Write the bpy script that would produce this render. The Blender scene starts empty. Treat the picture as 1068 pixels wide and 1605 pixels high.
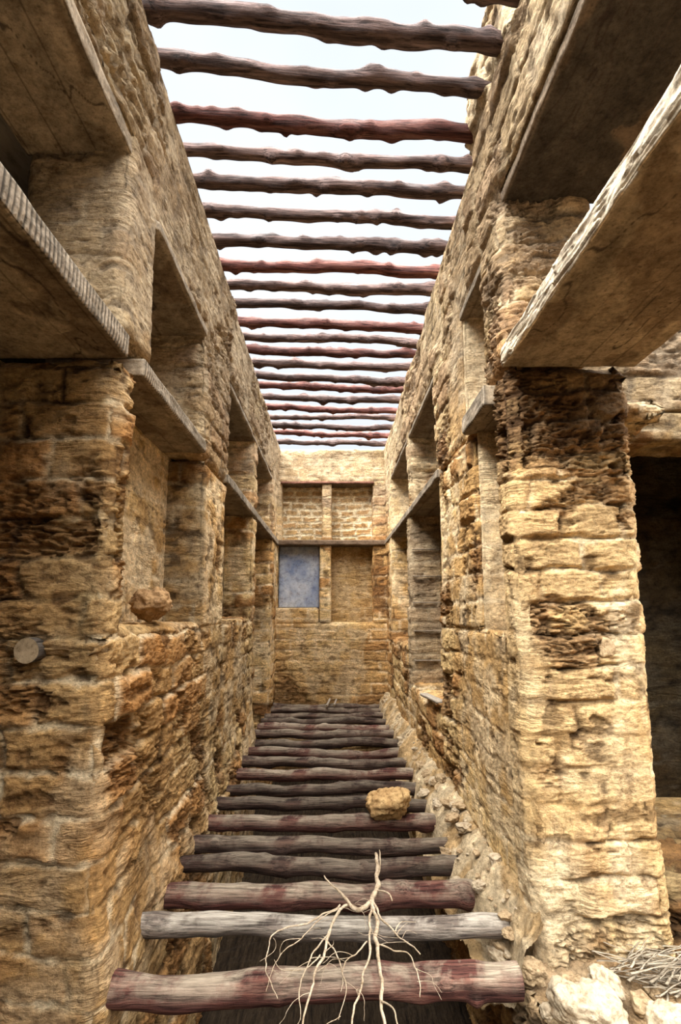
import bpy, math, random
import numpy as np
from mathutils import Vector, Matrix, noise as mnoise
random.seed(7)
scene=bpy.context.scene
COL=scene.collection
EYE=1.6

# ------------------------------------------------------------ numpy noise
def hsh(i,j,k,s=0):
    n=(i.astype(np.int64)*374761393+j.astype(np.int64)*668265263+k.astype(np.int64)*2147483647+s*974634777)&0xffffffff
    n=((n^(n>>13))*1274126177)&0xffffffff
    n=((n^(n>>16))*2246822519)&0xffffffff
    n=n^(n>>15)
    return (n&0xffffff)/float(0xffffff)
def vnoise(P,s=0):
    f=np.floor(P); i=f.astype(np.int64); t=P-f; t=t*t*(3-2*t)
    r=0
    for a in (0,1):
        wa=t[:,0] if a else 1-t[:,0]
        for b in (0,1):
            wb=t[:,1] if b else 1-t[:,1]
            for c in (0,1):
                wc=t[:,2] if c else 1-t[:,2]
                r=r+wa*wb*wc*hsh(i[:,0]+a,i[:,1]+b,i[:,2]+c,s)
    return r
def fbm(P,o=4,s=0,g=0.5):
    a=1.0; r=0; n=0
    for k in range(o):
        r=r+a*vnoise(P*(2.03**k)+k*17.3,s+k); n+=a; a*=g
    return r/n
def sstep(a,b,x):
    t=np.clip((x-a)/(b-a),0,1); return t*t*(3-2*t)

# ------------------------------------------------------------ box lattice
def axis(a,b,step):
    n=max(2,int(math.ceil((b-a)/step))+1)
    return np.linspace(a,b,n)
def box_surface(x0,x1,y0,y1,z0,z1,step,omit=()):
    X=axis(x0,x1,step*1.3);Y=axis(y0,y1,step);Z=axis(z0,z1,step*0.7)
    nx,ny,nz=len(X),len(Y),len(Z)
    ids=-np.ones((nx,ny,nz),dtype=np.int64)
    fl=dict(x0=(0,0),x1=(0,nx-1),y0=(1,0),y1=(1,ny-1),z0=(2,0),z1=(2,nz-1))
    mask=np.zeros((nx,ny,nz),bool)
    for k,(ax,i) in fl.items():
        if k in omit: continue
        sl=[slice(None)]*3; sl[ax]=i; mask[tuple(sl)]=True
    ids[mask]=np.arange(mask.sum())
    I,J,K=np.nonzero(mask)
    P=np.stack([X[I],Y[J],Z[K]],1)
    N=np.zeros_like(P)
    for k,(ax,i) in fl.items():
        if k in omit: continue
        sel=(I,J,K)[ax]==i
        N[sel,ax]+= -1 if i==0 else 1
    D=[]
    for ax,(lo,hi) in enumerate(((x0,x1),(y0,y1),(z0,z1))):
        n='xyz'[ax]
        a=np.full(len(P),9.0) if n+'0' in omit else P[:,ax]-lo
        b=np.full(len(P),9.0) if n+'1' in omit else hi-P[:,ax]
        D+= [a,b]
    D=np.sort(np.stack(D,1),1)
    edge=D[:,1]
    F=[]
    for k,(ax,i) in fl.items():
        if k in omit: continue
        sl=[slice(None)]*3; sl[ax]=i
        G=ids[tuple(sl)]
        q=np.stack([G[:-1,:-1],G[1:,:-1],G[1:,1:],G[:-1,1:]],-1).reshape(-1,4)
        flip = (i==0) if ax in(0,2) else (i!=0)
        if flip: q=q[:,::-1]
        F.append(q)
    return P,N,edge,np.concatenate(F)

OCH=np.array([.53,.345,.15]); YEL=np.array([.66,.49,.25]); PALE=np.array([.75,.635,.445])
BRN=np.array([.24,.125,.05]); DRK=np.array([.06,.034,.018]); GRY=np.array([.44,.37,.28]); ORG=np.array([.40,.205,.072])
def mix(a,b,t):
    t=np.atleast_1d(t)[:,None]; return a*(1-t)+b*t
def saw(x,e=.12):
    f=x-np.floor(x); return f*(1-sstep(1-e,1.0,f))

def masonry(P,N,edge,amp=1.0,course=.185,blen=.42,plast=0.0,chipk=1.0,ero=0.0):
    if callable(plast): plast=plast(P)
    if callable(ero): ero=ero(P)
    w=fbm(P*1.3,3,3)-.5; w2=fbm(P*5.0,4,9)-.5
    zz=P[:,2]+.10*w+.050*w2
    cf=zz/course; c=np.floor(cf); t=cf-c
    zero=np.zeros_like(c)
    al=P[:,0]+P[:,1]+.10*w2+hsh(c,zero,zero,5)*blen
    bf=al/blen; b=np.floor(bf); s=bf-b
    d=np.minimum(np.minimum(t,1-t)*course,np.minimum(s,1-s)*blen)
    jn=.013*(fbm(P*16,3,4)-.5)*4
    m=sstep(.003,.024,d+jn)
    r=hsh(c,b,zero,11); r2=hsh(c,b,zero,31)
    pl=sstep(.47,.54,fbm(P*np.array([1.1,1.1,.9]),5,201)+plast)      # smeared plaster
    er=sstep(.53,.59,fbm(P*np.array([2.0,2.0,3.2]),5,21)+.16*(r2-.5)+ero)*(1-pl)
    gone=(r2>.86)*m*(1-pl)*(er>.2)
    q=fbm(P*np.array([2.0,2.0,12.0]),4,41,.5)
    lam=saw(q*13); lam3=saw(fbm(P*np.array([3.5,3.5,26.0]),3,47,.5)*15+r*3)
    lump=fbm(P*9,5,71,.65)-.5
    pit=sstep(.37,.31,fbm(P*np.array([9,9,15]),3,91))
    h=.018*m*(1-.7*pl)+(r-.5)*.026*(1-pl) - er*.020 - gone*.022
    h+= (lam-.4)*(.007+.024*er+.016*gone-.004*pl) + (lam3-.4)*(.005+.011*er)*(1-.5*pl) + lump*.028*(1-.35*pl) + w*.040
    h-= pit*.014*(1-.6*pl)
    h-= .012*sstep(.16,0,t)*(1-pl)*sstep(.4,.6,fbm(P*3,2,95))
    h-= .012
    h*= .5+.5*sstep(0,.12,edge)
    chip=np.clip((.07-edge)/.07,0,1)**2*(.10+fbm(P*np.array([5,5,8]),4,81))*.058*chipk
    h=h*amp-chip*min(1,amp+.2)
    return dict(h=h,m=m,r=r,er=er,gone=gone,lam=lam,lam3=lam3,pl=pl,pit=pit,w=w,lump=lump,t=t,d=d+jn)

def col_wall(P,a):
    f=fbm(P*1.1,3,101); g=fbm(P*5,4,111)
    c=mix(OCH[None],YEL[None],sstep(.4,.65,f))
    c=mix(c,ORG[None],.85*sstep(.4,.85,a['r'])*(1-a['pl']))
    c=mix(c,BRN[None],.85*np.maximum(a['er']*sstep(.38,.55,g),a['gone']*.9))
    c=mix(c,PALE[None],.85*(1-a['m'])*sstep(.43,.52,fbm(P*2.3,3,121))*(1-.6*a['er']))
    c=mix(c,PALE[None],.6*a['pl']*sstep(.38,.62,g))
    c=mix(c,DRK[None],.65*a['pit'])  # hollows and steps darkened in the colour: crevice dirt plus painted shade
    c=mix(c,BRN[None]*.5,.7*(1-sstep(0,.22,a['lam']))*(a['er']*.8+.13))
    c=mix(c,BRN[None]*.5,.4*(1-sstep(0,.2,a['lam3']))*(.35+.65*a['er']))
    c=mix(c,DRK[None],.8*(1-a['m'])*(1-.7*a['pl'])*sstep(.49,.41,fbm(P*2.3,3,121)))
    up=sstep(2.6,3.8,P[:,2])
    c=mix(c,GRY[None]*(.45+1.1*g[:,None]),.6*up)
    return c*(.58+.82*fbm(P*1.7,3,141)[:,None])

def build_mesh(name,parts,mat,smooth=True):
    Vs=[];Fs=[];Cs=[];o=0
    for P,F,C in parts:
        Vs.append(P);Fs.append(F+o);Cs.append(C);o+=len(P)
    V=np.concatenate(Vs);F=np.concatenate(Fs);C=np.concatenate(Cs)
    me=bpy.data.meshes.new(name)
    me.vertices.add(len(V)); me.vertices.foreach_set('co',V.astype(np.float32).ravel())
    me.loops.add(F.size); me.loops.foreach_set('vertex_index',F.astype(np.int32).ravel())
    me.polygons.add(len(F)); me.polygons.foreach_set('loop_start',np.arange(0,F.size,4,dtype=np.int32))
    me.update(calc_edges=True)
    at=me.attributes.new('Col','FLOAT_COLOR','POINT')
    at.data.foreach_set('color',np.concatenate([np.clip(C,0,1),np.ones((len(C),1))],1).astype(np.float32).ravel())
    me.polygons.foreach_set('use_smooth',np.full(len(F),smooth))
    me.materials.append(mat)
    ob=bpy.data.objects.new(name,me); COL.objects.link(ob)
    return ob
def stone_box(x0,x1,y0,y1,z0,z1,step=None,omit=(),amp=1.0,tintf=None,course=.185,blen=.42,plast=0.0,chipk=1.0,ero=0.0,lean=0.0,flare=0.0):
    P,N,e,F=box_surface(x0,x1,y0,y1,z0,z1,step,omit)
    a=masonry(P,N,e,amp=amp,course=course,blen=blen,plast=plast,chipk=chipk,ero=ero)
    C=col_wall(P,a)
    if tintf is not None: C=tintf(P,a,C)
    Q=P+N*a['h'][:,None]
    if lean: Q[:,0]+=lean*np.clip(P[:,2]-3.95,0,1)
    if flare: Q[:,0]+=flare*sstep(.55,-.1,P[:,2])*(.5+fbm(P*2.2,3,77))
    return Q,F,C

# ------------------------------------------------------------ materials
def nt(mat):
    mat.use_nodes=True; n=mat.node_tree; n.nodes.clear(); return n
def N_(t,ty,**k):
    n=t.nodes.new(ty)
    for a,b in k.items(): setattr(n,a,b)
    return n
def ramp(t,pts,fac):
    r=t.nodes.new('ShaderNodeValToRGB'); cr=r.color_ramp
    while len(cr.elements)<len(pts): cr.elements.new(.5)
    for e,(p,c) in zip(cr.elements,pts):
        e.position=p; e.color=(c if len(c)==4 else (*c,1))
    t.links.new(fac,r.inputs[0]); return r
def mapped(t,sc,rot=(0,0,0)):
    tc=N_(t,'ShaderNodeTexCoord'); m=N_(t,'ShaderNodeMapping'); m.inputs['Scale'].default_value=sc
    m.inputs['Rotation'].default_value=rot
    t.links.new(tc.outputs['Object'],m.inputs[0]); return m.outputs[0]
def noise_n(t,vec,scale,detail=6,rough=.6,dist=0):
    n=N_(t,'ShaderNodeTexNoise'); n.inputs['Scale'].default_value=scale; n.inputs['Detail'].default_value=detail
    n.inputs['Roughness'].default_value=rough; n.inputs['Distortion'].default_value=dist
    t.links.new(vec,n.inputs['Vector']); return n.outputs['Fac']
def mulc(t,a,b,mode='MULTIPLY',fac=1):
    m=N_(t,'ShaderNodeMix',data_type='RGBA',blend_type=mode)
    if isinstance(fac,(int,float)): m.inputs[0].default_value=fac
    else: t.links.new(fac,m.inputs[0])
    for s,i in ((a,6),(b,7)):
        if isinstance(s,tuple): m.inputs[i].default_value=(*s,1)
        else: t.links.new(s,m.inputs[i])
    return m.outputs[2]
def math_n(t,op,a,b=0.0):
    m=N_(t,'ShaderNodeMath',operation=op)
    for s,i in ((a,0),(b,1)):
        if isinstance(s,(int,float)): m.inputs[i].default_value=s
        else: t.links.new(s,m.inputs[i])
    return m.outputs[0]
def finish(t,colr,height,dist=.02,strength=.8,rough=.92):
    b=N_(t,'ShaderNodeBsdfPrincipled'); o=N_(t,'ShaderNodeOutputMaterial')
    b.inputs['Roughness'].default_value=rough
    b.inputs['Specular IOR Level'].default_value=.15
    t.links.new(colr,b.inputs['Base Color'])
    bp=N_(t,'ShaderNodeBump'); bp.inputs['Distance'].default_value=dist; bp.inputs['Strength'].default_value=strength
    t.links.new(height,bp.inputs['Height']); t.links.new(bp.outputs[0],b.inputs['Normal'])
    t.links.new(b.outputs[0],o.inputs[0])

def mat_rock(name,swirl=1.0,bump=.028):
    m=bpy.data.materials.new(name); t=nt(m)
    at=N_(t,'ShaderNodeAttribute',attribute_name='Col')
    v1=mapped(t,(1,1,1)); vs=mapped(t,(1.0,1.0,2.6)); vc=mapped(t,(1,1,1.9)); vf=mapped(t,(1,1,4.5))
    strata=noise_n(t,vs,6.5,9,.72,.3)
    flake=math_n(t,'FRACT',math_n(t,'MULTIPLY',noise_n(t,vf,2.4,5,.58,.35),15))   # flaky bedding ledges
    cont=noise_n(t,vc,2.6,5,.55,.5)
    pp=math_n(t,'PINGPONG',math_n(t,'MULTIPLY',cont,17),1.0)       # contour-like raked layers
    fine=noise_n(t,v1,46,8,.80)
    mid=noise_n(t,v1,11,8,.74,.2)
    sel=noise_n(t,v1,2.3,4,.55)
    msk=ramp(t,[(.50,(0,0,0)),(.60,(1,1,1))],sel).outputs[0]
    msf=ramp(t,[(.44,(1,1,1)),(.54,(0,0,0))],sel).outputs[0]
    c=mulc(t,at.outputs['Color'],ramp(t,[(.30,(.26,.21,.165)),(.42,(.74,.70,.64)),(.55,(1.1,1.08,1.04)),(.72,(1.46,1.42,1.34))],strata).outputs[0],fac=.8)
    c=mulc(t,c,ramp(t,[(.30,(.22,.18,.145)),(.44,(.90,.88,.85)),(.68,(1.46,1.42,1.36))],fine).outputs[0])
    c=mulc(t,c,ramp(t,[(.0,(.40,.33,.27)),(.18,(.95,.93,.9)),(1,(1.1,1.1,1.08))],pp).outputs[0],fac=math_n(t,'MULTIPLY',msk,.7*swirl))
    c=mulc(t,c,ramp(t,[(.0,(.26,.20,.155)),(.16,(.90,.87,.83)),(.8,(1.12,1.12,1.1)),(1,(1.3,1.27,1.2))],flake).outputs[0],fac=math_n(t,'MULTIPLY',msf,.68*swirl))
    c=mulc(t,c,ramp(t,[(.3,(.56,.49,.42)),(.48,(1,1,1)),(.72,(1.22,1.19,1.14))],mid).outputs[0])
    h=math_n(t,'ADD',math_n(t,'MULTIPLY',strata,.75),math_n(t,'MULTIPLY',fine,.38))
    h=math_n(t,'ADD',h,math_n(t,'MULTIPLY',math_n(t,'MULTIPLY',pp,msk),.16*swirl))
    h=math_n(t,'ADD',h,math_n(t,'MULTIPLY',math_n(t,'MULTIPLY',flake,msf),.26*swirl))
    h=math_n(t,'ADD',h,math_n(t,'MULTIPLY',mid,.7))
    finish(t,c,h,bump,1.0)
    return m
M_ROCK=mat_rock('eroded_masonry')
M_CONC=mat_rock('old_concrete',.0,.010)

def mat_plain(name,c1,c2,scale=6,stretch=(1,1,1),bump=.006,detail=9,stain=(.5,.45,.4),rough=.9):
    m=bpy.data.materials.new(name); t=nt(m)
    v=mapped(t,stretch); n=noise_n(t,v,scale,detail,.65,.3); n2=noise_n(t,v,scale*5,6,.7)
    c=ramp(t,[(.3,c1),(.7,c2)],n).outputs[0]
    c=mulc(t,c,ramp(t,[(.3,stain),(.5,(1,1,1)),(.8,(1.2,1.2,1.2))],n2).outputs[0])
    finish(t,c,math_n(t,'ADD',n,math_n(t,'MULTIPLY',n2,.5)),bump,.9,rough); return m

def mat_wood(name,c_dark,c_mid,c_light,dust,dust_amt=.5):
    # log long axis is local X
    m=bpy.data.materials.new(name); t=nt(m)
    v=mapped(t,(1.2,14,14)); v2=mapped(t,(1,1,1)); v3=mapped(t,(2,40,40))
    oi=N_(t,'ShaderNodeObjectInfo')
    n=noise_n(t,v,1.6,8,.65,.5); n2=noise_n(t,v2,3.2,8,.65,.3); n3=noise_n(t,v3,2.2,6,.7); n4=noise_n(t,v2,26,6,.7)
    c=ramp(t,[(.3,c_dark),(.5,c_mid),(.72,c_light)],n).outputs[0]
    c=mulc(t,c,ramp(t,[(.38,(.24,.22,.22)),(.5,(1,1,1)),(.68,(1.45,1.35,1.3))],n3).outputs[0])
    geo=N_(t,'ShaderNodeNewGeometry'); sep=N_(t,'ShaderNodeSeparateXYZ'); t.links.new(geo.outputs['Normal'],sep.inputs[0])
    up=math_n(t,'MULTIPLY',math_n(t,'ADD',sep.outputs['Z'],.15),1.1)
    d=math_n(t,'MULTIPLY',up,ramp(t,[(.44,(0,0,0)),(.56,(1,1,1))],n2).outputs[0])
    cl=N_(t,'ShaderNodeClamp'); t.links.new(math_n(t,'MULTIPLY',d,dust_amt),cl.inputs[0])
    dc=mulc(t,dust,ramp(t,[(.35,(.34,.32,.31)),(.6,(1.1,1.1,1.1))],n3).outputs[0])
    c=mulc(t,c,dc,'MIX',cl.outputs[0])
    var=math_n(t,'ADD',math_n(t,'MULTIPLY',oi.outputs['Random'],.7),.65)
    comb=N_(t,'ShaderNodeCombineColor')
    for i in range(3): t.links.new(var,comb.inputs[i])
    c=mulc(t,c,comb.outputs[0])
    h=math_n(t,'ADD',math_n(t,'MULTIPLY',n3,.8),math_n(t,'ADD',n,math_n(t,'MULTIPLY',n4,.4)))
    finish(t,c,h,.016,1.0,.8); return m
M_BEAM=mat_wood('roof_pole_bark',(.030,.020,.018),(.092,.060,.052),(.27,.19,.175),(.34,.32,.32),.55)
M_BEAMR=mat_wood('reddish_pole_bark',(.04,.016,.014),(.125,.048,.040),(.29,.15,.125),(.34,.30,.28),.5)
M_LOG=mat_wood('floor_log_bark',(.020,.013,.010),(.064,.037,.027),(.17,.105,.075),(.29,.235,.17),.7)
M_LOGM=mat_wood('maroon_log_bark',(.028,.012,.010),(.092,.036,.027),(.20,.11,.078),(.33,.27,.195),.75)
M_LOGG=mat_wood('dusty_log_bark',(.05,.040,.032),(.13,.105,.085),(.26,.22,.175),(.36,.32,.26),1.0)
M_END=mat_plain('cut_wood_end',(.18,.125,.07),(.34,.25,.15),14,bump=.003)
M_ROOT=mat_plain('dry_root',(.26,.19,.11),(.58,.47,.34),14,bump=.004,stain=(.40,.32,.25))
M_STONE=mat_plain('rubble_stone',(.28,.19,.105),(.50,.375,.22),9,bump=.025,stain=(.38,.31,.24))
M_PALES=mat_plain('pale_plaster_lump',(.36,.28,.18),(.58,.48,.34),7,bump=.03,stain=(.45,.37,.29))
M_OCHS=mat_plain('ochre_rock',(.32,.18,.07),(.60,.41,.19),8,bump=.02,stain=(.35,.28,.22))
M_BRNS=mat_plain('brown_rock',(.20,.11,.05),(.42,.26,.12),9,bump=.02,stain=(.35,.28,.22))
M_STRAW=mat_plain('straw',(.17,.14,.10),(.38,.32,.235),20,bump=.001)
M_GROUND=mat_plain('dark_straw_ground',(.006,.004,.003),(.10,.066,.036),38,(1,.08,1),.05,stain=(.15,.12,.1))
M_BLUE=mat_plain('weathered_blue_paint',(.16,.22,.37),(.52,.54,.56),3.5,bump=.008,stain=(.55,.5,.48))
M_WPLANK=mat_plain('grey_plank',(.25,.21,.16),(.48,.42,.34),8,(.6,6,6),.004)
M_SOFF=mat_plain('board_marked_plaster',(.20,.16,.12),(.32,.27,.21),4,(1,.35,1),.006,stain=(.55,.5,.44))
M_DEBRIS=mat_rock('crumbled_mortar',.0,.035)

def meta(o,label,cat,group=None):
    o['label']=label;o['category']=cat
    if group:o['group']=group
    return o
def struct(o): o['kind']='structure'; return o

# ------------------------------------------------------------ WALL LEFT
def tint_front_left(P,a,C):
    k=sstep(2.36,2.26,P[:,1])
    C=mix(C,ORG[None]*(.6+.65*a['r'][:,None]),(.32+.18*k)*sstep(2.9,2.4,P[:,2])*(.2+.8*a['m']))
    return C*(.92-.22*k[:,None])  # overall cut stands in for the weaker light on this side
def pale_tint(P,a,C): return mix(C,PALE[None]*.85,.6*sstep(.35,.55,fbm(P*3,3,77)))
def niche_tint(P,a,C): return mix(C,PALE[None]*.9,.7*sstep(.38,.52,fbm(P*4,4,77)))
def grey_tint(P,a,C): return mix(C,GRY[None]*.7,.35)*.84  # upper stone greyed, then darkened for the weaker light on the left
def dim(P,a,C): return C*.6  # shade painted into recess backs and side-room walls
def jdim(P,a,C): return C*(1-.5*sstep(3.99,3.93,P[:,1]))[:,None]  # front of the far jamb darkened, shade put into its colour
L=[]
A=L.append
XO,XI=-1.55,-1.0
A(stone_box(XO,XI,2.30,4.25,-1.3,1.53,.0115,omit=('y1',),amp=1.35,tintf=tint_front_left,plast=-.045,chipk=1.8,flare=.06))
A(stone_box(XO,XI,4.20,6.60,-1.3,1.53,.021,omit=('y0',),amp=1.3,plast=-.045,tintf=lambda P,a,C:C*.92,flare=.06))  # far part darkened as well, in place of weaker light
A(stone_box(XO-.1,XI,2.28,2.50,1.40,2.80,.0115,amp=1.1,tintf=tint_front_left,plast=-.02,chipk=2.0))
A(stone_box(XO,XI,3.90,4.72,1.45,2.80,.016,chipk=1.6,tintf=jdim))
A(stone_box(XO,XI,6.30,6.62,-1.3,2.96,.025,amp=.9,chipk=.8))
A(stone_box(XO,XI,8.30,9.4,-1.3,2.96,.03,amp=.9,chipk=.8))
A(stone_box(XO,-1.29,2.4,4.2,1.40,2.85,.016,amp=.8,tintf=niche_tint,plast=.08))
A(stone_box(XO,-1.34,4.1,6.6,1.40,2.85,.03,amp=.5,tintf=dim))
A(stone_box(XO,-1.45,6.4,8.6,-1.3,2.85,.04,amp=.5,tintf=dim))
A(stone_box(XO,XI,2.28,2.69,2.93,4.05,.0115,tintf=grey_tint,amp=.9,plast=.05,chipk=1.6))
A(stone_box(XO,XI,3.79,4.79,2.80,4.05,.016,tintf=grey_tint,amp=.9,chipk=1.4))
A(stone_box(XO,XI,6.33,6.62,2.90,4.05,.025,amp=.8,chipk=.8))
A(stone_box(XO,XI,8.20,9.4,2.90,4.05,.03,amp=.8,chipk=.8))
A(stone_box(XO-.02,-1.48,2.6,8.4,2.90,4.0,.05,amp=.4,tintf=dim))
A(stone_box(XO,XI-.01,-1.2,2.60,3.99,4.62,.015,omit=('y1',),tintf=grey_tint,amp=1.2,plast=-.04,lean=.10))
A(stone_box(XO,XI,2.55,4.6,3.82,4.62,.015,omit=('y1',),tintf=grey_tint,amp=1.3,plast=-.04,lean=.08))
A(stone_box(XO,XI+.01,4.55,9.4,3.82,4.62,.026,omit=('y0',),tintf=grey_tint,amp=1.3,lean=.04))
A(stone_box(XO,-1.0,-1.6,-1.0,-1.3,4.62,.06))
wl=struct(build_mesh('wall_left',L,M_ROCK))

# ------------------------------------------------------------ WALL RIGHT
R=[];A=R.append
XI,XO=.95,1.60
def tint_yel(P,a,C):
    k=sstep(3.2,2.6,P[:,2])
    C=mix(C,mix(YEL[None],PALE[None],.35),.48*k*(1-.6*a['er'])*(1-.8*a['pit'])*(.25+.75*a['m']))
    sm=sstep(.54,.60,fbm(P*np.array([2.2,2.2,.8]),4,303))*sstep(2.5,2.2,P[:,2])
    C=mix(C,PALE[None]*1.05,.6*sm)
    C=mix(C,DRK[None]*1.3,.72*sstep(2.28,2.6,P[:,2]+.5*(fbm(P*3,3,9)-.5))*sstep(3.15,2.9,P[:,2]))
    return C
def jamb_tint(P,a,C): return mix(C,PALE[None]*.9,.6)
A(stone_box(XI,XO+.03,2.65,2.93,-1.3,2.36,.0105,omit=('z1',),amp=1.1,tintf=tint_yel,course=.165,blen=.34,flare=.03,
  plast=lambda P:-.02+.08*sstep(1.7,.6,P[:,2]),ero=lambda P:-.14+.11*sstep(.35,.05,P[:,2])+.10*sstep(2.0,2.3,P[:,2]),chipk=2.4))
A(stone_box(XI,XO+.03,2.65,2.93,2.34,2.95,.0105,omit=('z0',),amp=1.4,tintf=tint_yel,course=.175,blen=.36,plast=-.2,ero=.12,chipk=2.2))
A(stone_box(XI,XO,2.88,4.60,-1.3,1.50,.0145,amp=1.3,plast=-.03))
A(stone_box(XI,XO,3.37,4.57,1.45,2.85,.0145,amp=1.3,plast=-.05,chipk=1.6))
A(stone_box(.985,XO,3.33,3.40,1.45,2.86,.016,amp=.4,tintf=jamb_tint,plast=.2,chipk=.8))
A(stone_box(1.16,XO,2.85,3.5,1.45,2.86,.018,amp=.3,tintf=pale_tint,plast=.15))
A(stone_box(XI,XO,4.50,6.6,-1.3,.75,.024,amp=1.2))
def white_tint(P,a,C): return mix(C,np.array([.50,.43,.32])[None],.6)*.85
A(stone_box(XI,XO,6.28,6.58,.6,2.85,.025,amp=.6,tintf=white_tint,chipk=.8))
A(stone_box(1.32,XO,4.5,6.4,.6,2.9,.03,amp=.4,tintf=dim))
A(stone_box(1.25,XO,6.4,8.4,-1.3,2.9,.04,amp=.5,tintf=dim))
A(stone_box(XI,XO,6.5,8.3,-1.3,1.2,.03))
A(stone_box(XI,XO,8.2,9.4,-1.3,2.96,.03,amp=.8,chipk=.8))
A(stone_box(XI,1.50,2.65,3.07,3.0,4.1,.0115,amp=1.0,chipk=1.6))
A(stone_box(XI,1.50,3.62,4.65,2.85,3.95,.0145,amp=1.0,chipk=1.4))
A(stone_box(.98,1.50,3.58,3.66,2.93,3.86,.016,amp=.4,tintf=jamb_tint,plast=.2,chipk=.8))
A(stone_box(XI,1.50,6.20,6.42,2.85,3.95,.025,amp=.8,chipk=.8,tintf=pale_tint))
A(stone_box(XI,1.50,8.20,9.4,2.85,3.95,.03,amp=.8,chipk=.8))
def soffit_dark(P,a,C): 
    return mix(C,np.array([.06,.042,.03])[None],.9*sstep(4.14,4.02,P[:,2])*sstep(.98,1.05,P[:,0]))  # blackened soffit, painted darker still to hold its shade
A(stone_box(XI,1.56,-1.2,2.95,4.02,4.62,.015,omit=('y1',),tintf=soffit_dark,amp=1.0,chipk=.8,lean=-.07))
A(stone_box(XI,1.53,2.90,4.8,3.84,4.62,.015,omit=('y1',),amp=1.3,lean=-.03))
A(stone_box(XI,1.53,4.75,9.4,3.82,4.62,.026,omit=('y0',),amp=1.3,lean=-.01))
A(stone_box(.89,1.5,2.25,3.05,4.58,5.10,.016,amp=1.4,tintf=pale_tint,chipk=2))
A(stone_box(XI,1.66,-1.6,-1.0,-1.3,4.62,.06))
wr=struct(build_mesh('wall_right',R,M_ROCK))

# ------------------------------------------------------------ WALL BACK
B=[];A=B.append
Y0,Y1=9.15,9.6
st=.022
def brick_tint(P,a,C): 
    return mix(mix(C,OCH[None],.4),np.array([.76,.69,.52])[None],.9*sstep(.034,.016,a['d']))
def mud(P,a,C): return mix(C,OCH[None]*(.7+.5*fbm(P*3,3,5)[:,None]),.25)
A(stone_box(-1.2,1.15,Y0,Y1,-1.3,1.42,st,amp=.8,plast=.0,tintf=mud))
A(stone_box(-1.2,-.25+.0,Y0,Y1,1.38,1.68,st,amp=.6,tintf=mud))
for x0,x1,z0,z1 in ((-1.2,-.99,1.4,2.9),(-.24,-.03,1.4,2.9),(.72,1.15,1.4,2.9),(-1.2,-.93,2.8,4.0),(-.20,-.02,2.8,4.0),(.73,1.15,2.8,4.0)):
    A(stone_box(x0,x1,Y0,Y1,z0,z1,st,amp=.45,chipk=.5))
A(stone_box(-1.2,1.15,Y0,Y1,3.96,4.60,st,amp=.6,chipk=.4))
A(stone_box(-1.1,1.1,Y0+.26,Y1,1.3,2.85,st,amp=.3,plast=.2,tintf=lambda P,a,C:mix(C,OCH[None]*.9,.5)*.8))
A(stone_box(-1.1,1.1,Y0+.26,Y1,2.85,4.0,.018,amp=.5,tintf=brick_tint,course=.125,blen=.27,plast=-.3,ero=-.3))
wb=struct(build_mesh('wall_back',B,M_ROCK))

S=[];A=S.append
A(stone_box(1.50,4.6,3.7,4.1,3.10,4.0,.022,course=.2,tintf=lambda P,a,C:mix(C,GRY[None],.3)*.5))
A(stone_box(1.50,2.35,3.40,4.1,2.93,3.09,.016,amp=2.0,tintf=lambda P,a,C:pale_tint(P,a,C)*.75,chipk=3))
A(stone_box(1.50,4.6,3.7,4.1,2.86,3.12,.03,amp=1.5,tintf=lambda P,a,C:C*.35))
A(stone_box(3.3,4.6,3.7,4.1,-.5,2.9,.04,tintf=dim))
A(stone_box(1.5,4.6,5.0,5.3,-.5,3.6,.05,tintf=lambda P,a,C:C*.09))  # back wall painted almost black to stand for the dark interior
A(stone_box(1.62,3.4,2.75,3.75,-.4,.24,.022,tintf=lambda P,a,C:C*.35,amp=2.6))  # heap colour lowered too, as painted interior shade
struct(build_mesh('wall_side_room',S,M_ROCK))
T=[];A=T.append
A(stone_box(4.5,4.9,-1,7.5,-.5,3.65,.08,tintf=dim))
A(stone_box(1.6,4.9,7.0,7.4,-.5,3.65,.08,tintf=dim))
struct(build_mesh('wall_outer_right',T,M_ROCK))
T=[];A=T.append
unlit_tint=lambda P,a,C:C*.10  # stone colour cut to near black so the side room looks unlit
A(stone_box(-3.4,-3.0,-1.6,9,-.5,4.1,.08,tintf=unlit_tint))
A(stone_box(-3.2,-1.5,3.2,3.5,-.5,4.1,.05,tintf=unlit_tint))
A(stone_box(-3.2,-1.5,-1.6,-1.3,-.5,4.1,.08,tintf=unlit_tint))
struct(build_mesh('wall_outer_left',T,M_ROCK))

def plainbox(name,x0,x1,y0,y1,z0,z1,mat,step=.05,rough=.01,seed=1):
    P,N,e,F=box_surface(x0,x1,y0,y1,z0,z1,step)
    h=(fbm(P*8,3,seed)-.5)*rough*2-np.clip((.03-e)/.03,0,1)**2*rough*1.5
    return build_mesh(name,[(P+N*h[:,None],F,np.full((len(P),3),.5))],mat)
struct(plainbox('ceiling_left_room',-3.4,-1.53,-1.6,9,4.04,4.2,M_SOFF,.15))
struct(plainbox('ceiling_right_room',1.58,4.9,4.0,7.4,3.58,3.7,M_SOFF,.15))
struct(plainbox('floor',-1.7,1.7,-1.2,9.6,-1.35,-1.2,M_GROUND,.06,.05))
def tan_tint(P,a,C): return mix(C,PALE[None]*.6,.5)
T=[stone_box(.84,2.0,.9,2.72,-1.25,-.06,.018,amp=1.8,tintf=tan_tint),stone_box(1.5,4.8,-.5,7.2,-1.25,-.1,.06,amp=1.0)]
struct(build_mesh('floor_threshold',T,M_ROCK))
struct(build_mesh('floor_side_room',[stone_box(-3.2,-1.50,-1.2,8.8,-1.3,-.1,.06,tintf=unlit_tint)],M_ROCK))

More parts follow.
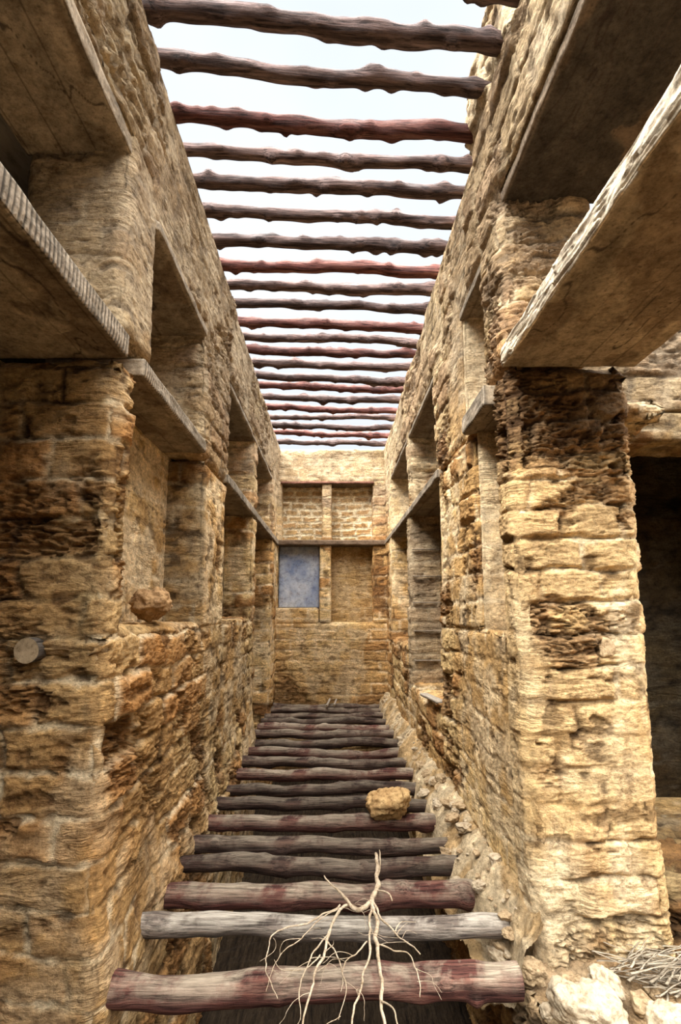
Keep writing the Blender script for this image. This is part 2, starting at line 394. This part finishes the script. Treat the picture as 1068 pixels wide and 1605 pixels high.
# ------------------------------------------------------------ shelf slabs
def slab(name,x0,x1,y0,y1,z0,z1,inner,step=.0055,rib_amp=.0025,dark=1.0,rimk=.4,edgecol=(.27,.235,.19),chip=.35,rough_edge=0,base=(.28,.23,.17)):
    P,N,e,F=box_surface(x0,x1,y0,y1,z0,z1,step)
    d=np.abs(P[:,0]-inner)
    face=(d<.012)&(P[:,2]>z0+.012)&(P[:,2]<z1-.012)
    ph=np.sin(P[:,1]*2*math.pi/.028+1.6*np.sin(P[:,1]*7)+.5*np.sin(P[:,1]*23))
    msk=sstep(.24,.36,vnoise(P*np.array([9,3.1,9])+5.3,3))
    rib=ph*rib_amp*face*msk
    rim=(fbm(P*np.array([3,5,22]),4,5)-.5)*.035*(d<.25)*rimk
    h=rim+(fbm(P*5,3,6)-.5)*.012-np.clip((.02-e)/.02,0,1)**2*fbm(P*np.array([9,5,9]),5,8,.6)*.05*chip
    if rough_edge:
        q=fbm(P*np.array([4,1.6,18]),4,44,.55)*5; lam=q-np.floor(q)
        h+=face*((lam-.5)*.010+(fbm(P*np.array([5,3.5,14]),4,45)-.5)*.022)*rough_edge
    c=np.tile(np.array(base)[None],(len(P),1))
    edgec=sstep(.035,.0,d)
    ec=np.array(edgecol)[None]*(1-.78*(msk*(rib_amp>.002)*sstep(.1,-.8,ph))[:,None])*(.30+1.4*fbm(P*np.array([7,9,16]),4,61)[:,None])
    c=mix(c,ec,edgec*.95)
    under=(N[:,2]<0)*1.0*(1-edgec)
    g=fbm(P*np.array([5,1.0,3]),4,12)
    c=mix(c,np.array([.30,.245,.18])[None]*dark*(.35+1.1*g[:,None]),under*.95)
    peel=sstep(.56,.60,fbm(P*np.array([3.2,2.2,1]),5,27))     # peeled plaster patches
    c=mix(c,np.array([.12,.085,.055])[None],peel*.7*under)
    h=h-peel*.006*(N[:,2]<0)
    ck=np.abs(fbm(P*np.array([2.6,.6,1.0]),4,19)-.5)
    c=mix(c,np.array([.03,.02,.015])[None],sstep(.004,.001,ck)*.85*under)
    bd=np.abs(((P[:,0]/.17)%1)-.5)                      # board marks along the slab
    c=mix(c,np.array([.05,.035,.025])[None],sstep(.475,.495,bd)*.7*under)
    Q=P+N*h[:,None]; Q[:,0]+=rib*np.sign(N[:,0])
    return struct(build_mesh(name,[(Q,F,c)],M_CONC))
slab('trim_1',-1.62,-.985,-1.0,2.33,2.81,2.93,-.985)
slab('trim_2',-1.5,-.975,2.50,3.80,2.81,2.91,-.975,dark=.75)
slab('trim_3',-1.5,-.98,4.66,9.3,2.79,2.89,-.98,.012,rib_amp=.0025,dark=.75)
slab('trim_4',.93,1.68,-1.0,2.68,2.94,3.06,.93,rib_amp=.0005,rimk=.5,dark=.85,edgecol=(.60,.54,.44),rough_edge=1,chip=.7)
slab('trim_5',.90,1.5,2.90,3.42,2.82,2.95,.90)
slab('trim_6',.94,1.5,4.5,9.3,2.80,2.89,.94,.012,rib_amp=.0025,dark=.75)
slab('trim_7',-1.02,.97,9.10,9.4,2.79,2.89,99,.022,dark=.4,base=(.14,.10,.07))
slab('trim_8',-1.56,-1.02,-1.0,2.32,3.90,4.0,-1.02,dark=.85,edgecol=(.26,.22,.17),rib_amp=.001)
slab('trim_9',.98,1.56,-1.0,2.70,3.96,4.03,.98,rib_amp=.001,dark=.16,edgecol=(.2,.16,.12),base=(.06,.045,.035))  # blackened soffit slab, colour deepened to counter bounced light
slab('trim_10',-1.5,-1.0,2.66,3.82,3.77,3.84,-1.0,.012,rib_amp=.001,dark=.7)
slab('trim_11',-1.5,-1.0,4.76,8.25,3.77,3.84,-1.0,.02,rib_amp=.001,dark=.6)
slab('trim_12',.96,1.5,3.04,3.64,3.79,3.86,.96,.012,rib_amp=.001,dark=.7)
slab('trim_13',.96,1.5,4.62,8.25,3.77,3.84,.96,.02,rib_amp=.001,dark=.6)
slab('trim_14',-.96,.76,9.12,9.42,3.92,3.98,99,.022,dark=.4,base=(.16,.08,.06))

# ------------------------------------------------------------ LOGS
def make_log(name,p0,p1,r0,r1,seed,bend=.03,seg=70,ring=16,knots=7,mats=None,rough=.10,nub=.5):
    rnd=random.Random(seed)
    p0=Vector(p0);p1=Vector(p1);d=p1-p0;Ln=d.length
    ks=[(rnd.random(),rnd.uniform(0,2*math.pi),rnd.uniform(.2,1)*nub,rnd.uniform(.016,.04)) for _ in range(knots)]
    ph=[rnd.uniform(0,50) for _ in range(4)]
    vs=[];fs=[]
    for i in range(seg+1):
        s=i/seg; x=s*Ln
        cy=(mnoise.noise(Vector((x*1.1,ph[0],0)))*bend+mnoise.noise(Vector((x*3.6,ph[0],4)))*bend*.4)
        cz=(mnoise.noise(Vector((x*1.1,ph[1],0)))*bend+mnoise.noise(Vector((x*3.6,ph[1],4)))*bend*.45)
        r=r0+(r1-r0)*s
        r*=1+.14*mnoise.noise(Vector((x*2.6,ph[2],0)))
        for j in range(ring):
            a=2*math.pi*j/ring
            k=1+rough*mnoise.noise(Vector((x*6,math.cos(a)*1.3+ph[3],math.sin(a)*1.3)))+rough*.6*mnoise.noise(Vector((x*3,math.cos(a)*5+ph[3],math.sin(a)*5)))
            for (sk,ak,am,wd) in ks:
                da=(a-ak+math.pi)%(2*math.pi)-math.pi
                k+=am*math.exp(-((s-sk)*Ln/ (wd*1.2))**2-(da/.55)**2)
                k+=am*.18*math.exp(-((s-sk)*Ln/(.05))**2)
            vs.append((x,cy+math.cos(a)*r*k,cz+math.sin(a)*r*k))
    for i in range(seg):
        for j in range(ring):
            a=i*ring+j;b=i*ring+(j+1)%ring
            fs.append((a,b,b+ring,a+ring))
    def cen(i):
        q=[vs[i*ring+j] for j in range(ring)]
        return (q[0][0],sum(k[1] for k in q)/ring,sum(k[2] for k in q)/ring)
    c0=len(vs);vs.append(cen(0));c1=len(vs);vs.append(cen(seg))
    nside=len(fs)
    for j in range(ring):
        fs.append((c0,(j+1)%ring,j)); fs.append((c1,seg*ring+j,seg*ring+(j+1)%ring))
    me=bpy.data.meshes.new(name);me.from_pydata(vs,[],fs);me.update()
    me.materials.append(mats[0]);me.materials.append(mats[1])
    for i,p in enumerate(me.polygons):
        p.use_smooth=i<nside
        if i>=nside:p.material_index=1
    ob=bpy.data.objects.new(name,me);COL.objects.link(ob)
    ob.location=p0
    ob.rotation_mode='QUATERNION'
    ob.rotation_quaternion=d.to_track_quat('X','Z')
    return ob
YL=[2.216,2.458,2.761,3.024,3.267,3.529,3.853,4.133,4.424,4.723,5.038,5.313,5.59,5.91,6.267,6.565,6.96,7.30,7.678,8.065,8.427,8.886]
YR=[2.403,2.663,2.923,3.172,3.402,3.698,3.98,4.314,4.54,4.887,5.21,5.519,5.815,6.127,6.489,6.748,7.092,7.474,7.84,8.24,8.618,9.065]
red={7:1,15:1,20:1,12:1,2:1,10:1,17:1}
rr=random.Random(3)
roof=[(1.80,2.215)]+list(zip(YL,YR))
for i,(a,b) in enumerate(roof):
    k=i-1
    isr=red.get(k,0)
    big=.97 if k in(0,2) else (.86 if k<6 else .97)
    ob=make_log('roof_pole',(-1.16,a,4.655),(1.10,b,4.665),rr.uniform(.041,.050)*big,rr.uniform(.046,.056)*big,100+i,bend=.038,seg=130 if i<9 else 70,ring=18 if i<9 else 12,knots=26,mats=(M_BEAMR if isr else M_BEAM,M_END),nub=.55,rough=.14)
    meta(ob,'reddish crooked wooden roof pole spanning the open roof' if isr else 'dark knotty wooden roof pole spanning the two wall tops','roof pole','wooden poles across the open roof')
FL=[(2.445,-1.06,.79,.064),(2.816,-1.05,.85,.052),(3.15,-1.06,.80,.066),(3.48,-1.06,.80,.056),(3.805,-1.06,.79,.056),(4.153,-1.06,.79,.054),(4.532,-1.06,.79,.053),(4.906,-1.06,.80,.051),(5.31,-1.06,.82,.056),(5.717,-1.06,.82,.054),(6.09,-1.06,.82,.056),(6.516,-1.05,.80,.060),(6.974,-1.05,.82,.056),(7.383,-1.05,.82,.056),(7.756,-1.05,.82,.058),(8.17,-1.05,.82,.058),(8.637,-1.05,.82,.058),(9.03,-1.05,.82,.058)]
for i,(y,xl,xr,r) in enumerate(FL):
    mt=M_LOGM if i in(0,2,5,8,10,13) else (M_LOGG if i in(1,) else M_LOG)
    ob=make_log('floor_log',(xl,y+rr.uniform(-.02,.02),0),(xr+rr.uniform(0,.04),y+rr.uniform(-.02,.02),rr.uniform(-.01,.01)),r*rr.uniform(.88,1.0),r*rr.uniform(.92,1.06),300+i,bend=.045,seg=110 if i<5 else 50,ring=24 if i<5 else 14,knots=11,mats=(mt,M_END),nub=.30,rough=.13)
    lab={0:'maroon-brown dusty floor log with a worn upper side',1:'slim grey weathered floor log laid across the gap',2:'reddish-brown floor log with pale dusty patches'}.get(i,'dark red-brown floor log spanning between the walls')
    meta(ob,lab,'log','logs of the missing floor')

ob=make_log('log_stub',(-1.33,2.60,1.43),(-1.33,2.250,1.435),.050,.052,900,bend=.004,seg=16,ring=24,knots=1,mats=(M_LOGG,M_END),nub=.05,rough=.04)
meta(ob,'sawn round log end set into the masonry','log end')
for i,(p,q,r) in enumerate((((-.10,8.5,.10),(-.05,9.02,.12),.018),((.02,8.55,.10),(.06,9.0,.12),.018))):
    ob=make_log('wood_offcut',p,q,r,r*.9,950+i,bend=.004,seg=12,ring=8,knots=0,mats=(M_WPLANK,M_END))
    meta(ob,'short pale wood offcut lying on the floor logs','wood offcut','wood offcuts')

# ------------------------------------------------------------ stones
def make_stone(name,loc,size,seed,mat,sub=3,rough=.35,rot=None,cut=9):
    import bmesh
    bm=bmesh.new();bmesh.ops.create_icosphere(bm,subdivisions=sub,radius=.5)
    rnd=random.Random(seed);o=Vector((rnd.uniform(0,90),rnd.uniform(0,90),rnd.uniform(0,90)))
    planes=[(Vector((rnd.gauss(0,1),rnd.gauss(0,1),rnd.gauss(0,1))).normalized(),rnd.uniform(.30,.42)) for _ in range(cut)]
    for v in bm.verts:
        p=v.co.copy()
        for n,dd in planes:
            k=p.dot(n)
            if k>dd:p-=n*(k-dd)*.85
        f=1+rough*(mnoise.noise(p*2.3+o)*.6+mnoise.noise(p*6+o)*.35+mnoise.noise(p*14+o)*.2)
        v.co=p*f
    me=bpy.data.meshes.new(name);bm.to_mesh(me);bm.free()
    for p in me.polygons:p.use_smooth=sub>=4
    me.materials.append(mat)
    for v in me.vertices: v.co=Vector((v.co.x*size[0],v.co.y*size[1],v.co.z*size[2]))
    ob=bpy.data.objects.new(name,me);COL.objects.link(ob)
    ob.rotation_euler=rot if rot else (rnd.uniform(-.3,.3),rnd.uniform(-.3,.3),rnd.uniform(0,6))
    ob.location=loc
    return ob
meta(make_stone('rock',(.41,4.13,.165),(.38,.34,.28),11,M_OCHS,5,.5,(0,0,.3)),'ochre rough rock sitting on the floor logs','rock')
meta(make_stone('rock',(-1.075,3.05,1.64),(.23,.26,.22),12,M_BRNS,5,.5,(0,0,.8)),'brown boulder resting on the niche sill','rock')
rs=random.Random(5)
big=[(1.02,2.26,.02,.28,1),(1.29,2.14,.03,.24,1),(1.52,2.20,.04,.24,0),(.90,2.54,.0,.14,0),(1.10,1.90,.0,.26,0),(1.46,1.96,.0,.22,0),(.84,2.12,-.02,.13,0),(1.17,2.42,.02,.15,1)]
big+=[(rs.uniform(.88,1.55),rs.uniform(1.95,2.5),-.02,rs.uniform(.06,.13),rs.random()<.4) for _ in range(18)]
for i,(x,y,z,s,mm) in enumerate(big):
    meta(make_stone('plaster_lump',(x,y,z),(s,s*.85,s*.7),40+i,M_PALES if mm else M_STONE,5 if s>.12 else 4,.5,cut=8),'rounded tan stone lying at the foot of the pillar','stone','tan stones by the pillar')
# debris bank along the right wall foot, burying the log ends
def bank(x,y):
    x0=.73+.10*sstep(3.05,2.75,y)
    t=(x-x0)/.21
    return -.16+.22*sstep(0,.30,t)+.15*sstep(.2,1,t)
xs=np.linspace(.68,.98,42);ys=np.linspace(2.50,9.1,700)
gx,gy=np.meshgrid(xs,ys,indexing='ij')
Pg=np.stack([gx.ravel(),gy.ravel(),np.zeros(gx.size)],1)
Pg0=Pg.copy()
hgt=bank(Pg[:,0],Pg[:,1])+.13*(fbm(Pg0*5,4,5)-.5)+.08*(fbm(Pg0*22,4,6,.7)-.5)+.08*(fbm(Pg0*1.6,2,8)-.5)
Pg[:,2]=hgt; Pg[:,0]+=.12*(fbm(Pg0*4,4,15)-.5)
ii=np.arange(gx.size).reshape(gx.shape)
Fg=np.stack([ii[:-1,:-1],ii[1:,:-1],ii[1:,1:],ii[:-1,1:]],-1).reshape(-1,4)
Cg=mix(OCH[None]*np.ones((len(Pg),1))*.9,PALE[None]*.9,.2+.6*sstep(.38,.58,fbm(Pg0*6,4,33)))*(.45+.75*fbm(Pg0*20,3,35)[:,None])
ob=build_mesh('rubble_bed',[(Pg,Fg,Cg)],M_DEBRIS)
ob['kind']='stuff'; meta(ob,'crumbled pale mortar debris along the foot of the wall','rubble')
for i in range(130):
    y=2.75+6.2*rs.random()**1.6; s=(.016+.09*rs.random()**3)*(1.25 if y<5 else 1.0)
    x=rs.uniform(.76+(.07 if y<3 else 0),.93)
    z=float(bank(np.array([x]),np.array([y]))[0])
    ob=make_stone('rubble_stone',(x,y,z+s*.2),(s*rs.uniform(.9,1.7),s,s*.7),500+i,M_PALES if i%3==0 else M_STONE,3,.6,cut=14)
    meta(ob,'small pale broken stone in the debris at the wall foot','stone','rubble stones along the wall')

# ------------------------------------------------------------ dry root
def tubes(name,paths,mat,ring=7,seed=1,kink=.012,flat=1.0):
    vs=[];fs=[]
    for pi,(pts,r0,r1) in enumerate(paths):
        pts=[Vector(p) for p in pts]
        Q=[]
        for i in range(len(pts)-1):
            a=pts[max(0,i-1)];b=pts[i];c=pts[i+1];d=pts[min(len(pts)-1,i+2)]
            for k in range(10):
                t=k/10
                Q.append(.5*((2*b)+(c-a)*t+(2*a-5*b+4*c-d)*t*t+(3*b-a-3*c+d)*t**3))
        Q.append(pts[-1]);n=len(Q);base=len(vs)
        for i,q in enumerate(Q):
            s1=Vector((mnoise.noise(q*9+Vector((pi,0,seed))),mnoise.noise(q*9+Vector((0,pi+7,seed))),.6*mnoise.noise(q*9+Vector((0,5,pi)))))*kink
            s2=Vector((mnoise.noise(q*30+Vector((pi,3,seed))),mnoise.noise(q*30+Vector((2,pi+7,seed))),0))*kink*.35
            q=q+s1+s2
            tg=(Q[min(n-1,i+1)]-Q[max(0,i-1)]).normalized()
            u=tg.cross(Vector((0,0,1)));u=u.normalized() if u.length>1e-4 else Vector((1,0,0));w=tg.cross(u)
            r=r0+(r1-r0)*i/(n-1); r*=1+.35*mnoise.noise(q*25)
            for j in range(ring):
                a=2*math.pi*j/ring; vs.append(tuple(q+u*math.cos(a)*r+w*math.sin(a)*r*flat))
        for i in range(n-1):
            for j in range(ring):
                a=base+i*ring+j;b=base+i*ring+(j+1)%ring; fs.append((a,b,b+ring,a+ring))
        fs.append(tuple(base+j for j in range(ring))[::-1]); fs.append(tuple(base+(n-1)*ring+j for j in range(ring)))
    me=bpy.data.meshes.new(name);me.from_pydata(vs,[],fs);me.update()
    for p in me.polygons:p.use_smooth=True
    me.materials.append(mat);ob=bpy.data.objects.new(name,me);COL.objects.link(ob);return ob
Z=.10
def zp(*p): return [(x,y,Z+ (q[0] if q else 0)) for (x,y,*q) in p]
paths=[(zp((.264,3.42),(.255,3.22),(.24,3.03),(.203,2.9)),.009,.014),
(zp((.203,2.9),(.215,2.75),(.203,2.6),(.198,2.38,.01),(.19,2.16,-.02),(.185,2.03,-.06)),.011,.005),
(zp((.203,2.9),(.245,2.73),(.345,2.55),(.39,2.47)),.006,.0025),
(zp((.203,2.9),(.18,2.75),(.173,2.6),(.135,2.38),(.08,2.16),(.052,2.03,-.05)),.0075,.003),
(zp((.203,2.9),(.124,2.82),(.06,2.9,.02),(.01,2.97,.03),(-.05,3.05,.05)),.011,.004),
(zp((.09,2.86),(.043,2.83),(0,2.7),(-.05,2.46),(-.093,2.22),(-.14,2.03,-.05)),.0085,.0035),
(zp((.043,2.85),(-.04,2.78),(-.13,2.7),(-.25,2.65),(-.295,2.53),(-.28,2.38),(-.23,2.27,-.03)),.005,.0016),
(zp((0,2.7),(-.075,2.51),(-.135,2.3),(-.12,2.16,-.03)),.004,.0016),
(zp((.198,2.55),(.27,2.5),(.335,2.48),(.355,2.36),(.345,2.28,-.04)),.004,.0016),
(zp((.03,2.83),(-.07,2.72),(-.16,2.56),(-.24,2.46),(-.27,2.3,-.03)),.0035,.0012),
(zp((-.03,2.58),(.02,2.46),(.05,2.3),(.02,2.16,-.03)),.0035,.0012),
(zp((.165,2.55),(.10,2.48),(.05,2.4),(.03,2.25)),.0035,.0012),
(zp((.24,3.0),(.29,2.92,.02),(.30,2.84,.03)),.005,.003),
(zp((-.05,2.46),(-.10,2.4),(-.20,2.38),(-.26,2.44)),.003,.0012),
(zp((.19,2.2),(.24,2.12),(.25,2.03,-.04)),.004,.0015),
(zp((.25,3.15),(.27,3.2,.05),(.275,3.25,.10)),.005,.003),
(zp((.30,2.63),(.33,2.68,.02),(.40,2.66,.03)),.003,.001)]
tw=[]
for pts,r0,r1 in paths[1:12]:
    for _ in range(3):
        k=rs.randrange(1,len(pts)); b=Vector(pts[k]); a=Vector(pts[k-1]); p=a.lerp(b,rs.random())
        an=rs.uniform(0,2*math.pi); l=rs.uniform(.06,.18)
        d=Vector((math.cos(an),math.sin(an)-.4,0))*l
        e=Vector((-d.y,d.x,0))*rs.uniform(-.4,.4)
        tw.append(([p,p+d*.5+e+Vector((0,0,.01)),p+d],.0014,.0006))
ob=tubes('dry_root',paths+tw,M_ROOT,ring=7,kink=.015)
meta(ob,'bleached dry branching root lying over the floor logs','root')
sp=[]
for i in range(120):
    a=rs.uniform(-.2,1.2) if i%3 else rs.uniform(-1.0,-.2);l=rs.uniform(.15,.45);c=Vector((rs.uniform(1.34,1.80),rs.uniform(2.38,2.58),rs.uniform(.0,.09)))
    d=Vector((math.cos(a),math.sin(a)*.6,rs.uniform(-.10,.15)))*l
    sp.append(([c-d*.5,c,c+d*.5],rs.uniform(.003,.009),.001))
ob=tubes('straw_bundle',sp,M_STRAW,ring=4,seed=3,flat=.15,kink=.010);ob['kind']='stuff'
meta(ob,'grey dry palm straw heaped beside the pillar','straw')

for i,z in enumerate((2.36,2.03,1.71,1.37,1.02)):
    P,N,e,F=box_surface(.98,1.32,6.225,6.27,z,z+.010,.02)
    ob=build_mesh('niche_shelf',[(P+N*((fbm(P*14,3,i)-.5)*.006)[:,None],F,np.full((len(P),3),.5))],M_SOFF)
    meta(ob,'thin grey wooden shelf board set in the wall niche','shelf','boards in the wall niche')
P,N,e,F=box_surface(-.35,.35,-.04,.04,-.012,.012,.02)
ob=build_mesh('plank',[(P+N*((fbm(P*9,3,4)-.5)*.006)[:,None],F,np.full((len(P),3),.5))],M_WPLANK)
ob.location=(.93,4.95,.80);ob.rotation_euler=(0,.06,math.radians(92))
meta(ob,'weathered pale plank lying on the niche ledge','plank')
P,N,e,F=box_surface(-.985,-.245,9.34,9.37,1.68,2.80,.03)
ob=build_mesh('painted_panel',[(P+N*((fbm(P*4,3,4)-.5)*.012)[:,None],F,np.full((len(P),3),.5))],M_BLUE)
meta(ob,'weathered blue-grey painted plaster panel in the niche','panel')
ob=make_stone('plaster_patch',(1.40,2.655,1.42),(.085,.02,.11),77,M_STONE,4,.3,(0,0,0))
meta(ob,'small grey mortar patch stuck on the pillar face','patch')

# ------------------------------------------------------------ camera
cam=bpy.data.cameras.new('camera');co=bpy.data.objects.new('camera',cam);COL.objects.link(co)
cam.lens=800/1605*36;cam.sensor_width=36;cam.sensor_fit='AUTO'
cam.shift_x=12/1605;cam.shift_y=50/1605
co.location=(0,0,EYE);co.rotation_euler=(math.radians(90+7.6),0,0)
cam.clip_start=.05
scene.camera=co
# ------------------------------------------------------------ light
w=bpy.data.worlds.new('sky');scene.world=w;w.use_nodes=True;t=w.node_tree;t.nodes.clear()
bg=N_(t,'ShaderNodeBackground');o=N_(t,'ShaderNodeOutputWorld');tc=N_(t,'ShaderNodeTexCoord')
sp_=N_(t,'ShaderNodeSeparateXYZ');t.links.new(tc.outputs['Generated'],sp_.inputs[0])
cn=noise_n(t,tc.outputs['Generated'],2.2,4,.5)
r=ramp(t,[(0,(.12,.10,.085)),(.12,(.22,.215,.21)),(.3,(.83,.89,1.0)),(.55,(.90,.95,1.0)),(1,(.82,.90,1))],sp_.outputs['Z'])
sk=mulc(t,r.outputs[0],ramp(t,[(.35,(.95,.97,1.0)),(.6,(1.06,1.05,1.04))],cn).outputs[0])
t.links.new(sk,bg.inputs[0]);bg.inputs[1].default_value=1.06
t.links.new(bg.outputs[0],o.inputs[0])
def sun(name,e,ang,col,d):
    sl=bpy.data.lights.new(name,'SUN');sl.energy=e;sl.angle=math.radians(ang);sl.color=col
    so=bpy.data.objects.new(name,sl);COL.objects.link(so)
    so.rotation_euler=Vector(d).to_track_quat('Z','Y').to_euler()
sun('hazy_daylight',23,104,(1,.985,.965),(0,-.18,1))
sun('sun',7.5,28,(1,.95,.88),(-.55,-.68,1.0))
scene.view_settings.view_transform='Standard'
